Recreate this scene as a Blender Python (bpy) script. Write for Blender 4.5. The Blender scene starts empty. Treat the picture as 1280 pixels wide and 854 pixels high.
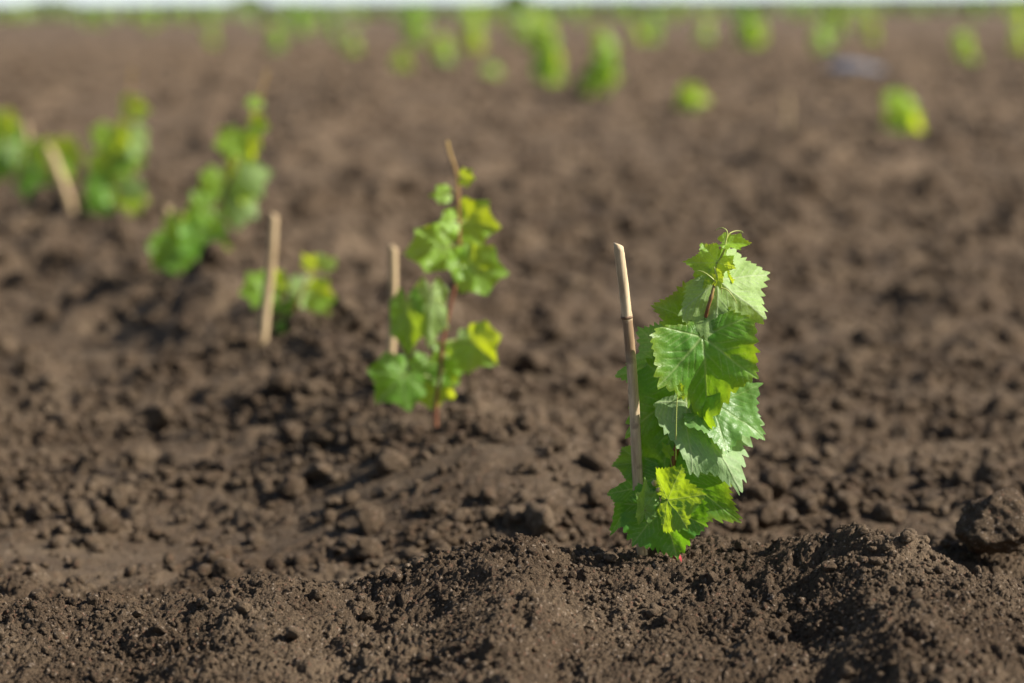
import bpy, math, random
import numpy as np
from mathutils import Vector, Matrix

random.seed(7)
rng = np.random.default_rng(11)
scene = bpy.context.scene
col = scene.collection
R = math.radians

# ------------------------------------------------------------------ camera
FPX = 3022.0                    # focal length in photo pixels (85 mm lens)
CAM = Vector((0, 0, 0.577))
cd = bpy.data.cameras.new('camera')
cam = bpy.data.objects.new('camera', cd)
col.objects.link(cam)
cd.lens = 85; cd.sensor_width = 36
cd.clip_start = 0.05; cd.clip_end = 6000
cam.location = CAM
pitch = math.atan((427 - 9) / FPX)
rot = Matrix.Rotation(R(90) - pitch, 4, 'X') @ Matrix.Rotation(R(-0.42), 4, 'Z')
cam.rotation_euler = rot.to_euler()
cd.dof.use_dof = True
cd.dof.focus_distance = 2.47
cd.dof.aperture_fstop = 2.9
cd.dof.aperture_blades = 0
scene.camera = cam
RM = rot.to_3x3()


def ray(px, py):
    return RM @ Vector(((px - 640) / FPX, -(py - 427) / FPX, -1.0))


def pt(px, py, Y):
    """world point seen at that photo pixel at distance Y in front of the camera"""
    d = ray(px, py)
    return CAM + d * (Y / d.y)


# ------------------------------------------------------------------ noise
def _hash(ix, iy, s):
    h = (ix.astype(np.int64) * 374761393 + iy.astype(np.int64) * 668265263 + s * 982451653) & 0xffffffff
    h = ((h ^ (h >> 13)) * 1274126177) & 0xffffffff
    h = h ^ (h >> 16)
    return (h & 0xffffff) / float(0xffffff)


def perlin(x, y, s=0):
    ix = np.floor(x); iy = np.floor(y)
    fx = x - ix; fy = y - iy
    u = fx * fx * fx * (fx * (fx * 6 - 15) + 10); v = fy * fy * fy * (fy * (fy * 6 - 15) + 10)
    def g(dx, dy):
        a = _hash(ix + dx, iy + dy, s) * 2 * np.pi
        return np.cos(a) * (fx - dx) + np.sin(a) * (fy - dy)
    a = g(0, 0) * (1 - u) + g(1, 0) * u
    b = g(0, 1) * (1 - u) + g(1, 1) * u
    return (a * (1 - v) + b * v) * 1.5


def worley(x, y, s=0):
    """domed bumps: 1 at a cell centre, 0 half a cell away, random heights"""
    ix = np.floor(x); iy = np.floor(y)
    best = np.zeros_like(x)
    for dx in (-1, 0, 1):
        for dy in (-1, 0, 1):
            cx = ix + dx + _hash(ix + dx, iy + dy, s); cy = iy + dy + _hash(ix + dx, iy + dy, s + 5)
            r = 0.35 + 0.5 * _hash(ix + dx, iy + dy, s + 9)
            d2 = ((x - cx) ** 2 + (y - cy) ** 2) / (r * r)
            ta = 6.283 * _hash(ix + dx, iy + dy, s + 13)
            b = np.clip(1 - d2, 0, 1) ** .42 * r * (1 + .7 * ((x - cx) * np.cos(ta) + (y - cy) * np.sin(ta)))
            best = np.maximum(best, b)
    return best


def sstep(a, b, x):
    t = np.clip((x - a) / (b - a), 0, 1)
    return t * t * (3 - 2 * t)


def gau(x, y, cx, cy, rx, ry):
    return np.exp(-((x - cx) / rx) ** 2 - ((y - cy) / ry) ** 2)


# ------------------------------------------------------------------ terrain height
CP = np.array([-400, 0, 90, 150, 250, 300, 345, 420, 460, 520, 570, 620, 660, 700, 760, 850, 930, 980, 1020, 1070, 1130, 1180, 1230, 1280, 1700.])
CZ = np.array([-.045, -.028, -.030, -.029, -.016, -.004, -.002, -.020, -.022, .000, .014, .026, .020, .000, -.004, .004, .004, .003, .016, .036, .032, .018, .000, -.012, -.03])
CY = np.array([2.40, 2.40, 2.40, 2.40, 2.40, 2.40, 2.40, 2.43, 2.45, 2.45, 2.45, 2.45, 2.45, 2.45, 2.49, 2.54, 2.54, 2.50, 2.46, 2.42, 2.40, 2.38, 2.36, 2.36, 2.4])
FIELD = -0.085


def row_x(y):
    return 0.15 - 0.29 * (y - 2.49)


def rise(y):
    """the field climbs very gently towards its far edge"""
    return .0031 * np.clip(y - 15, 0, 385)


def macro(x, y):
    px = 640 + 3022 * x / 2.4
    wob = 18 * perlin(x * 9, y * 9, 3)
    zc = np.interp(px + wob, CP, CZ); yc = np.interp(px, CP, CY) + .012 * perlin(x * 14, y * 5, 4)
    field = FIELD + .012 * perlin(x * .9, y * .9, 21) * sstep(2.6, 4, y)
    field = field + .075 * np.exp(-((x - row_x(y)) / .24) ** 2) * sstep(2.75, 3.15, y)
    field = field + .018 * perlin(x * .10 + 3, y * .10, 22) * sstep(6, 20, y)
    field = field + .022 * gau(x, y, .03, 3.12, .22, .22) - .020 * gau(x, y, -.33, 3.0, .28, .22)
    field = field + .022 * gau(x, y, .62, 3.1, .3, .2) - .02 * gau(x, y, .25, 2.85, .2, .14)
    S = 1 - sstep(0, .20, y - yc)
    front = zc - .13 * np.clip(yc - y, 0, .55) + .0
    h = field * (1 - S) + front * S
    h = h + .006 * gau(x, y, .37, 2.16, .16, .10) + .012 * gau(x, y, .13, 2.18, .12, .07)
    h = h - .014 * gau(x, y, -.085, 2.33, .05, .05) - .018 * gau(x, y, .33, 2.31, .04, .022)
    h = h + .010 * gau(x, y, -.25, 2.36, .05, .05)
    # pushed up crust beside the far right mound
    h = h + .020 * gau(x, y, .44, 2.52, .04, .04) + .042 * gau(x, y, .57, 2.70, .13, .09) + rise(y)
    return h


def trough(x, y):
    """a smooth, rolled strip of soil beside the planting ridge"""
    c = 3.0 + .35 * (x + .3) + .03 * perlin(x * 5, y * 5, 91)
    return np.exp(-((y - c) / .10) ** 2) * sstep(.10, -.02, x) * .95


def detail(x, y, sp):
    """crumbly surface; sp = mesh spacing, detail finer than the mesh can show is dropped"""
    def w(lam):
        return np.clip(lam / sp / 1.5 - 1, 0, 1)
    far = sstep(2.7, 4.2, y)
    # warped coordinates keep the bumps from reading as a grid of domes
    wx = x + .02 * perlin(x * 22, y * 22, 41) + .004 * perlin(x * 90, y * 90, 43)
    wy = y + .02 * perlin(x * 22, y * 22, 42) + .004 * perlin(x * 90, y * 90, 44)
    rough = .35 + .65 * sstep(-.25, .35, perlin(x * 2.6, y * 1.9, 31) + .35)
    near_ok = np.where(y < 2.7, np.maximum(rough, .75), rough)
    h = .010 * perlin(x * 4, y * 4, 1) * (.5 + .9 * far)
    h += .034 * np.abs(perlin(wx * 2.6, wy * 2.1, 2)) * far * near_ok
    h += .030 * np.maximum(perlin(wx * 7.5, wy * 6, 12), -.12) * (.12 + .88 * far) * near_ok
    h += (.085 * worley(wx * 6.0, wy * 4.5, 14) * sstep(.0, .35, perlin(x * 1.3, y * 1.1, 51)) * sstep(3.2, 5, y))
    m = sstep(-.1, .4, perlin(wx * 11, wy * 11, 8))
    h += w(.05) * .015 * worley(wx * 22, wy * 22, 4) * m * near_ok
    h += w(.05) * .006 * perlin(wx * 24, wy * 24, 5)
    h += w(.02) * .0085 * worley(wx * 60, wy * 60, 6) * (.5 + .5 * m) * near_ok
    h += w(.010) * .0040 * worley(wx * 130, wy * 130, 7)
    h += w(.006) * .0034 * perlin(x * 260, y * 260, 9)
    h += w(.004) * .0020 * perlin(x * 520, y * 520, 10)
    return h * (1 - .72 * trough(x, y))


def height(x, y, sp=.0015):
    x = np.atleast_1d(np.asarray(x, float)); y = np.atleast_1d(np.asarray(y, float))
    return macro(x, y) + detail(x, y, sp)


def hgt(x, y):
    return float(height([x], [y], .012)[0])


def hit(px, py, y0=2.0):
    """where the sight line of a photo pixel meets the soil"""
    d = ray(px, py); ys = np.geomspace(y0, 400, 4000)
    X = CAM.x + d.x / d.y * ys; Z = CAM.z + d.z / d.y * ys
    H = macro(X, ys)
    k = np.argmax(Z < H)
    return Vector((float(X[k]), float(ys[k]), float(H[k])))


# ------------------------------------------------------------------ mesh helpers
def mesh_np(name, V, F, mat, parent=None, smooth=True):
    me = bpy.data.meshes.new(name)
    V = np.asarray(V, np.float32); F = np.asarray(F, np.int32)
    me.vertices.add(len(V)); me.vertices.foreach_set('co', V.ravel())
    k = F.shape[1]
    me.loops.add(F.size); me.loops.foreach_set('vertex_index', F.ravel())
    me.polygons.add(len(F))
    me.polygons.foreach_set('loop_start', np.arange(0, F.size, k, dtype=np.int32))
    me.polygons.foreach_set('loop_total', np.full(len(F), k, np.int32))
    me.update(calc_edges=True)
    if smooth:
        me.polygons.foreach_set('use_smooth', np.ones(len(F), bool))
    me.materials.append(mat)
    o = bpy.data.objects.new(name, me); col.objects.link(o)
    if parent: o.parent = parent
    return o


def attr(o, name, vals):
    a = o.data.attributes.new(name, 'FLOAT', 'POINT')
    a.data.foreach_set('value', np.asarray(vals, np.float32).ravel())


def attrv(o, name, vals):
    a = o.data.attributes.new(name, 'FLOAT_VECTOR', 'POINT')
    a.data.foreach_set('vector', np.asarray(vals, np.float32).ravel())


def tag(o, label=None, cat=None, group=None, kind=None):
    if label: o['label'] = label
    if cat: o['category'] = cat
    if group: o['group'] = group
    if kind: o['kind'] = kind
    return o


def empty(name, loc):
    o = bpy.data.objects.new(name, None); col.objects.link(o)
    o.location = loc; o.empty_display_size = .02
    return o


def smooth_path(P, n=6):
    P = [Vector(p) for p in P]
    if len(P) < 3: return [P[0].lerp(P[-1], t / n) for t in range(n + 1)]
    Q = [P[0] * 2 - P[1]] + P + [P[-1] * 2 - P[-2]]
    out = []
    for i in range(1, len(Q) - 2):
        for k in range(n):
            t = k / n
            a, b, c, d = Q[i - 1], Q[i], Q[i + 1], Q[i + 2]
            out.append(.5 * ((2 * b) + (c - a) * t + (2 * a - 5 * b + 4 * c - d) * t * t + (3 * b - a - 3 * c + d) * t ** 3))
    out.append(P[-1])
    return out


def tube_np(P, rad, seg=10, rnd=0.0):
    """swept tube; rad is a function of t in 0..1"""
    V = []; n = len(P); up = Vector((.13, .9, .2)).normalized(); tp = []
    for i, p in enumerate(P):
        d = (P[min(i + 1, n - 1)] - P[max(i - 1, 0)]).normalized()
        a = d.cross(up).normalized(); b = d.cross(a).normalized()
        r = rad(i / (n - 1))
        for k in range(seg):
            an = 2 * math.pi * k / seg
            rr = r * (1 + rnd * random.uniform(-1, 1))
            V.append(p + a * math.cos(an) * rr + b * math.sin(an) * rr); tp.append(i / (n - 1))
    F = []
    for i in range(n - 1):
        for k in range(seg):
            F.append((i * seg + k, i * seg + (k + 1) % seg, (i + 1) * seg + (k + 1) % seg, (i + 1) * seg + k))
    c0 = len(V); V.append(P[0]); c1 = len(V); V.append(P[-1]); tp += [0, 1]
    for k in range(seg):
        F.append((c0, (k + 1) % seg, k, k)); b = (n - 1) * seg
        F.append((c1, b + k, b + (k + 1) % seg, b + (k + 1) % seg))
    return np.array([tuple(v) for v in V]), F, tp


def tube(name, P, rad, mat, parent=None, seg=10, rnd=0.0, origin=None):
    V, F, tp = tube_np(P, rad, seg, rnd)
    me = bpy.data.meshes.new(name)
    if origin is not None: V = V - np.array(tuple(origin))
    F = [tuple(dict.fromkeys(f)) for f in F]
    me.from_pydata([tuple(v) for v in V], [], F); me.update()
    for p in me.polygons: p.use_smooth = True
    me.materials.append(mat)
    o = bpy.data.objects.new(name, me); col.objects.link(o)
    if parent: o.parent = parent
    attr(o, 'tt', tp)
    return o


# ------------------------------------------------------------------ materials
def newmat(name):
    m = bpy.data.materials.new(name); m.use_nodes = True
    nt = m.node_tree; nt.nodes.clear()
    out = nt.nodes.new('ShaderNodeOutputMaterial')
    return m, nt, out


def N(nt, t, **kw):
    n = nt.nodes.new(t)
    for k, v in kw.items():
        if k in n.inputs: n.inputs[k].default_value = v
        else: setattr(n, k, v)
    return n


def ramp(nt, fac, stops):
    r = nt.nodes.new('ShaderNodeValToRGB')
    cr = r.color_ramp
    while len(cr.elements) < len(stops): cr.elements.new(.5)
    for e, (p, c) in zip(cr.elements, stops):
        e.position = p; e.color = tuple(c) + (1,) if len(c) == 3 else c
    nt.links.new(fac, r.inputs[0])
    return r.outputs[0]


def mix(nt, f, a, b, mode='MIX'):
    n = nt.nodes.new('ShaderNodeMix'); n.data_type = 'RGBA'; n.blend_type = mode
    def s(i, v):
        if isinstance(v, bpy.types.NodeSocket): nt.links.new(v, n.inputs[i])
        else: n.inputs[i].default_value = v if i == 0 else (tuple(v) + (1,))
    s(0, f); s(6, a); s(7, b)
    return n.outputs[2]


def math_(nt, op, a, b=None, c=None):
    n = nt.nodes.new('ShaderNodeMath'); n.operation = op
    for i, v in enumerate((a, b, c)):
        if v is None: continue
        if isinstance(v, bpy.types.NodeSocket): nt.links.new(v, n.inputs[i])
        else: n.inputs[i].default_value = v
    return n.outputs[0]


def soil_mat(name, dark=1.0):
    m, nt, out = newmat(name)
    L = nt.links.new
    geo = N(nt, 'ShaderNodeNewGeometry'); P = geo.outputs['Position']
    n1 = N(nt, 'ShaderNodeTexNoise', Scale=6.0, Detail=5.0, Roughness=.6); L(P, n1.inputs['Vector'])
    n2 = N(nt, 'ShaderNodeTexNoise', Scale=85.0, Detail=6.0, Roughness=.7); L(P, n2.inputs['Vector'])
    n3 = N(nt, 'ShaderNodeTexNoise', Scale=520.0, Detail=3.0, Roughness=.7); L(P, n3.inputs['Vector'])
    c = ramp(nt, n1.outputs[0], [(.30, (.076, .050, .030)), (.50, (.116, .081, .051)), (.72, (.176, .128, .083))])
    c2 = ramp(nt, n2.outputs[0], [(.30, (.58, .55, .54)), (.52, (1, 1, 1)), (.72, (1.34, 1.30, 1.24))])
    c = mix(nt, .8, c, c2, 'MULTIPLY')
    c3 = ramp(nt, n3.outputs[0], [(.33, (.55, .54, .54)), (.52, (1, 1, 1)), (.70, (1.5, 1.42, 1.34))])
    c = mix(nt, .75, c, c3, 'MULTIPLY')
    # sparse pale and rusty mineral grains
    vo = N(nt, 'ShaderNodeTexVoronoi', Scale=420.0); L(P, vo.inputs['Vector'])
    sep = nt.nodes.new('ShaderNodeSeparateColor'); L(vo.outputs['Color'], sep.inputs[0])
    g1 = math_(nt, 'GREATER_THAN', sep.outputs[0], .965)
    c = mix(nt, math_(nt, 'MULTIPLY', g1, .5), c, (.42, .33, .25))
    g2 = math_(nt, 'GREATER_THAN', sep.outputs[1], .975)
    c = mix(nt, math_(nt, 'MULTIPLY', g2, .6), c, (.21, .11, .07))
    hs = N(nt, 'ShaderNodeHueSaturation', Value=dark); L(c, hs.inputs['Color'])
    b = N(nt, 'ShaderNodeBsdfPrincipled', Roughness=.93)
    b.inputs['Specular IOR Level'].default_value = .22
    L(hs.outputs[0], b.inputs['Base Color'])
    b1 = N(nt, 'ShaderNodeBump', Strength=.8, Distance=.0020); L(n3.outputs[0], b1.inputs['Height'])
    nb = N(nt, 'ShaderNodeTexNoise', Scale=260.0, Detail=5.0, Roughness=.65); L(P, nb.inputs['Vector'])
    b2 = N(nt, 'ShaderNodeBump', Strength=.8, Distance=.0042); L(nb.outputs[0], b2.inputs['Height'])
    L(b1.outputs[0], b2.inputs['Normal'])
    L(b2.outputs[0], b.inputs['Normal'])
    L(b.outputs[0], out.inputs[0])
    return m


def leaf_mat():
    m, nt, out = newmat('vine_leaf'); L = nt.links.new
    av = N(nt, 'ShaderNodeAttribute', attribute_name='vein')
    ae = N(nt, 'ShaderNodeAttribute', attribute_name='rim')
    ac = N(nt, 'ShaderNodeAttribute', attribute_name='leafco')
    oi = N(nt, 'ShaderNodeObjectInfo')
    sep = nt.nodes.new('ShaderNodeSeparateColor'); L(oi.outputs['Color'], sep.inputs[0])
    young, pale, rimy = sep.outputs[0], sep.outputs[1], sep.outputs[2]
    geo = N(nt, 'ShaderNodeNewGeometry'); back = geo.outputs['Backfacing']
    no = N(nt, 'ShaderNodeTexNoise', Scale=3.2, Detail=5.0, Roughness=.6); L(ac.outputs['Vector'], no.inputs['Vector'])
    nf = N(nt, 'ShaderNodeTexNoise', Scale=26.0, Detail=4.0, Roughness=.7); L(ac.outputs['Vector'], nf.inputs['Vector'])
    top = mix(nt, young, (.085, .290, .034), (.290, .500, .045))
    top = mix(nt, math_(nt, 'MULTIPLY', no.outputs[0], .55), top, (.150, .400, .050))
    und = mix(nt, young, (.340, .520, .250), (.400, .600, .170))
    tr = mix(nt, young, (.230, .480, .015), (.740, .820, .020))
    # yellowed margin on some leaves
    rim = math_(nt, 'MULTIPLY', math_(nt, 'POWER', ae.outputs['Fac'], 5.0), rimy)
    rim = math_(nt, 'MULTIPLY', rim, math_(nt, 'ADD', no.outputs[0], .4))
    top = mix(nt, rim, top, (.42, .43, .03)); tr = mix(nt, rim, tr, (.62, .62, .03))
    ve = av.outputs['Fac']
    top = mix(nt, math_(nt, 'MULTIPLY', ve, .80), top, (.42, .58, .20))
    und = mix(nt, math_(nt, 'MULTIPLY', ve, .75), und, (.58, .68, .40))
    tr = mix(nt, math_(nt, 'MULTIPLY', ve, .45), tr, (.45, .55, .10))
    pl = mix(nt, pale, top, (.30, .40, .22))
    fine = ramp(nt, nf.outputs[0], [(.3, (.80, .82, .8)), (.7, (1.18, 1.15, 1.15))])
    base = mix(nt, back, pl, und)
    base = mix(nt, 1.0, base, fine, 'MULTIPLY')
    tr = mix(nt, .7, tr, fine, 'MULTIPLY')
    b = N(nt, 'ShaderNodeBsdfPrincipled'); b.inputs['Specular IOR Level'].default_value = .55
    b.inputs['Sheen Weight'].default_value = .0
    L(base, b.inputs['Base Color'])
    rg = math_(nt, 'ADD', math_(nt, 'MULTIPLY', nf.outputs[0], .22), math_(nt, 'ADD', math_(nt, 'MULTIPLY', back, .22), .27))
    L(rg, b.inputs['Roughness'])
    t = N(nt, 'ShaderNodeBsdfTranslucent'); L(tr, t.inputs['Color'])
    vo = N(nt, 'ShaderNodeTexVoronoi', Scale=24.0, feature='DISTANCE_TO_EDGE'); L(ac.outputs['Vector'], vo.inputs['Vector'])
    hgt_ = math_(nt, 'ADD', math_(nt, 'MINIMUM', math_(nt, 'MULTIPLY', vo.outputs['Distance'], 3.0), .5), math_(nt, 'MULTIPLY', nf.outputs[0], .5))
    hgt_ = math_(nt, 'SUBTRACT', hgt_, math_(nt, 'MULTIPLY', ve, .8))
    bm = N(nt, 'ShaderNodeBump', Strength=.30, Distance=.0006); L(hgt_, bm.inputs['Height'])
    L(bm.outputs[0], b.inputs['Normal']); L(bm.outputs[0], t.inputs['Normal'])
    ms = N(nt, 'ShaderNodeMixShader', Fac=.52)
    L(b.outputs[0], ms.inputs[1]); L(t.outputs[0], ms.inputs[2]); L(ms.outputs[0], out.inputs[0])
    return m


def bark_mat(name, c0, c1, scale=120, rough=.6, stretch=(1, 1, .15), tip=None):
    m, nt, out = newmat(name); L = nt.links.new
    tc = N(nt, 'ShaderNodeTexCoord')
    mp = N(nt, 'ShaderNodeMapping'); mp.inputs['Scale'].default_value = stretch
    L(tc.outputs['Object'], mp.inputs['Vector'])
    n = N(nt, 'ShaderNodeTexNoise', Scale=float(scale), Detail=5.0, Roughness=.65); L(mp.outputs[0], n.inputs['Vector'])
    c = ramp(nt, n.outputs[0], [(.32, c0), (.68, c1)])
    if tip:
        at = N(nt, 'ShaderNodeAttribute', attribute_name='tt')
        c = mix(nt, ramp(nt, at.outputs['Fac'], [(.62, (0, 0, 0)), (.95, (1, 1, 1))]), c, tip)
    b = N(nt, 'ShaderNodeBsdfPrincipled', Roughness=rough)
    L(c, b.inputs['Base Color'])
    bm = N(nt, 'ShaderNodeBump', Strength=.5, Distance=.0008); L(n.outputs[0], bm.inputs['Height']); L(bm.outputs[0], b.inputs['Normal'])
    L(b.outputs[0], out.inputs[0])
    return m


SOIL = soil_mat('soil')
CRUMB = soil_mat('soil_crumb', 1.04)
LEAF = leaf_mat()
STEM = bark_mat('shoot_bark', (.16, .045, .025), (.30, .12, .05), 160, .5, tip=(.30, .36, .07))
STEM2 = bark_mat('amber_shoot', (.16, .05, .03), (.30, .12, .05), 160, .5, tip=(.46, .30, .08))
PETI = bark_mat('petiole_skin', (.22, .30, .06), (.36, .40, .10), 90, .45)
TEND = bark_mat('tendril_skin', (.42, .48, .12), (.52, .56, .18), 90, .4)
STAKE = bark_mat('dry_cane', (.30, .205, .10), (.60, .45, .26), 150, .7, (1, 1, .06))
RING = bark_mat('cane_node', (.10, .055, .03), (.30, .18, .10), 200, .7, (1, 1, .5))
STAKE2 = bark_mat('dry_cane_stained', (.30, .21, .115), (.68, .54, .34), 170, .7, (1, 1, .05))
def stain():
    nt = STAKE2.node_tree; L = nt.links.new
    b = [n for n in nt.nodes if n.type == 'BSDF_PRINCIPLED'][0]
    src = b.inputs['Base Color'].links[0].from_socket
    at = N(nt, 'ShaderNodeAttribute', attribute_name='tt')
    tc = N(nt, 'ShaderNodeTexCoord'); nz = N(nt, 'ShaderNodeTexNoise', Scale=60.0, Detail=5.0); L(tc.outputs['Object'], nz.inputs['Vector'])
    f = math_(nt, 'ADD', at.outputs['Fac'], math_(nt, 'MULTIPLY', math_(nt, 'SUBTRACT', nz.outputs[0], .5), .10))
    band = ramp(nt, f, [(.19, (0, 0, 0)), (.205, (1, 1, 1)), (.29, (.85, .85, .85)), (.315, (0, 0, 0))])
    c = mix(nt, math_(nt, 'MULTIPLY', band, .75), src, (.17, .085, .04))
    sp = ramp(nt, nz.outputs[0], [(.58, (0, 0, 0)), (.70, (1, 1, 1))])
    c = mix(nt, math_(nt, 'MULTIPLY', sp, .6), c, (.14, .095, .06))
    L(c, b.inputs['Base Color'])
stain()
WAX = bark_mat('red_wax', (.22, .02, .03), (.42, .05, .06), 150, .35)
DRY = bark_mat('dry_flower', (.42, .33, .16), (.62, .56, .33), 300, .8)
STRAW = bark_mat('straw_fibre', (.42, .34, .22), (.62, .54, .38), 100, .7)
STONE = bark_mat('grey_stone', (.10, .12, .17), (.17, .20, .27), 30, .6, (1, 1, 1))
GRASS = bark_mat('grass_blade', (.10, .17, .04), (.20, .26, .08), 3, .6, (1, 1, 1))

# ------------------------------------------------------------------ the ground: one sheet
def build_ground():
    ys = [-40, -20, -10, -5, -2, 0, .8, 1.3, 1.6, 1.75]
    y = 1.80
    while y < 2.75: ys.append(y); y += .0018
    while y < 40:
        ys.append(y); y *= 1.0019
    while y < 4000: ys.append(y); y *= 1.03
    ys = np.array(ys)
    NF = 1180
    u = np.linspace(-1, 1, NF)
    ex = np.array([1.03, 1.08, 1.16, 1.3, 1.6, 2.2, 3.5, 6, 12, 30, 80])
    out = []
    X = []; Y = []; SP = []
    for yy in ys:
        hw = .30 * max(yy, 1.9) + .22
        e = hw * ex; e[-1] = max(e[-1], 60 + 1.5 * abs(yy))
        xs = np.concatenate([-e[::-1], u * hw, e])
        X.append(xs); Y.append(np.full_like(xs, yy))
        s = max(2 * hw / NF, .0018 if 1.75 < yy < 2.75 else (.0019 * yy if yy < 40 else .03 * yy))
        if yy < 1.76: s = .3
        SP.append(np.concatenate([np.full(len(e), .3), np.full(NF, s), np.full(len(e), .3)]))
    X = np.array(X); Y = np.array(Y); SP = np.array(SP)
    Z = (macro(X.ravel(), Y.ravel()) + detail(X.ravel(), Y.ravel(), SP.ravel())).reshape(X.shape)
    Z = np.where(Y > 45, FIELD + rise(Y) + (Z - FIELD - rise(Y)) * .5, Z)
    V = np.stack([X, Y, Z], -1).reshape(-1, 3)
    nr, nc = X.shape
    i = np.arange(nr - 1)[:, None] * nc + np.arange(nc - 1)[None]
    F = np.stack([i, i + 1, i + nc + 1, i + nc], -1).reshape(-1, 4)
    o = mesh_np('ground', V, F, SOIL)
    tag(o, 'bare brown tilled soil of the vineyard field', 'ground', kind='structure')
    print('ground verts', len(V))
build_ground()

# ------------------------------------------------------------------ clods and crumbs
import bmesh


def ico(level):
    bm = bmesh.new(); bmesh.ops.create_icosphere(bm, subdivisions=level, radius=1)
    V = np.array([v.co[:] for v in bm.verts]); F = np.array([[v.index for v in f.verts] for f in bm.faces]); bm.free()
    return V, F


def noise3(P, s):
    return (perlin(P[:, 0] + P[:, 2] * .7, P[:, 1] - P[:, 2] * .5, s) + perlin(P[:, 2] - P[:, 0] * .4 + 9, P[:, 1] + P[:, 0] * .3 + 5, s + 1)) * .7


def clod_variant(level, k, rough=1.0):
    V, F = ico(level)
    # angular facets: cut the ball by random planes, then roughen
    r = np.ones(len(V))
    g = np.random.default_rng(100 + k)
    for _ in range(9):
        n = g.normal(size=3); n /= np.linalg.norm(n); d = g.uniform(.60, .92)
        c = V @ n
        r = np.where(c > .05, np.minimum(r, d / np.maximum(c, .05)), r)
    r = np.clip(r, .5, 1)
    V = V * r[:, None]
    V = V * (1 + rough * (.14 * noise3(V * 1.7 + k * 7, k) + (.13 * noise3(V * 4.5 + k, k + 3) if level > 2 else .10 * noise3(V * 3 + k, k + 3)))[:, None])
    if level > 3:
        V = V * (1 + rough * (.06 * noise3(V * 11 + k, k + 6) + .04 * noise3(V * 24 + k, k + 8)))[:, None]
    return V * np.array([1, .85, .72]), F


def rand_rot(n, g):
    q = g.normal(size=(n, 4)); q /= np.linalg.norm(q, axis=1)[:, None]
    w, x, y, z = q.T
    return np.stack([1 - 2 * (y * y + z * z), 2 * (x * y - z * w), 2 * (x * z + y * w),
                     2 * (x * y + z * w), 1 - 2 * (x * x + z * z), 2 * (y * z - x * w),
                     2 * (x * z - y * w), 2 * (y * z + x * w), 1 - 2 * (x * x + y * y)], 1).reshape(-1, 3, 3)


def scatter(n, y0, y1, s0, s1, level, seed, power=2.2, sink=.25, wide=.31):
    g = np.random.default_rng(seed)
    m = int(n * 1.0)
    # even density over the wedge of field in front of the camera
    t = g.uniform(size=m); y = np.sqrt(y0 * y0 + t * (y1 * y1 - y0 * y0)); x = g.uniform(-1, 1, m) * (wide * y + .18)
    clump = perlin(x * 5, y * 5, 61) + .6 * perlin(x * 16, y * 16, 62)
    keep = g.uniform(size=m) < np.clip(.55 + clump * 1.1, .08, 1) * (1 - .8 * trough(x, y))
    x, y = x[keep], y[keep]; m = len(x)
    s = s0 * (1 - g.uniform(size=m) * (1 - (s0 / s1) ** power)) ** (-1 / power)
    z = height(x, y, max(.0018, .0019 * y0)) + s * (.5 - sink * g.uniform(.6, 2.2, m))
    Rm = rand_rot(m, g)
    vs, fs = [], []; off = 0
    for k in range(6):
        idx = np.arange(k, m, 6)
        if not len(idx): continue
        V, F = clod_variant(level, k)
        W = np.einsum('nij,vj->nvi', Rm[idx], V) * s[idx][:, None, None] * .5
        W[:, :, 2] *= .85
        W += np.stack([x[idx], y[idx], z[idx]], 1)[:, None, :]
        nv = len(V)
        vs.append(W.reshape(-1, 3)); fs.append((F[None] + (np.arange(len(idx)) * nv)[:, None, None]).reshape(-1, 3) + off)
        off += nv * len(idx)
    return np.concatenate(vs), np.concatenate(fs)


def merge(parts):
    vs, fs, off = [], [], 0
    for V, F in parts:
        vs.append(V); fs.append(F + off); off += len(V)
    return np.concatenate(vs), np.concatenate(fs)


V, F = merge([
    scatter(159600, 1.9, 2.75, .0017, .0045, 1, 1),
    scatter(19950, 1.9, 2.75, .0045, .010, 2, 2),
    scatter(1995, 1.9, 2.75, .010, .024, 3, 3),
    scatter(18620, 2.7, 4.4, .006, .014, 1, 4),
    scatter(11305, 2.7, 4.4, .012, .036, 2, 5),
    scatter(1100, 2.75, 4.4, .028, .062, 3, 6),
    scatter(11970, 4.4, 9.0, .016, .045, 1, 7),
    scatter(2394, 4.4, 9.0, .040, .100, 2, 8, sink=.3),
    scatter(7980, 9.0, 30, .04, .09, 1, 9),
    scatter(1197, 9.0, 30, .08, .15, 2, 10, sink=.45),
])
o = mesh_np('soil_crumbs', V, F, CRUMB)
tag(o, 'loose crumbs and small lumps of soil strewn over the field', 'soil crumbs', kind='stuff')
print('crumb faces', len(F))


def clod(px, py, wpx, k, label, squash=.8, Y=None, rotz=0.0, lift=.12):
    """one big clod whose foot is seen at px, py and which is wpx photo pixels wide"""
    p = hit(px, py, 2.0) if Y is None else Vector((pt(px, py, Y).x, Y, hgt(pt(px, py, Y).x, Y)))
    s = wpx * p.y / FPX
    V, F = clod_variant(5 if wpx > 60 else 4, k, .7)
    V = V * np.array([.5, .5, .5 * squash]) * s
    V[:, 2] += s * lift
    o = mesh_np('soil_clod', V, F, SOIL)
    o.location = p; o.rotation_euler = (0, 0, rotz)
    tag(o, label, 'clod', 'large soil clods')
    return o


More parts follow.
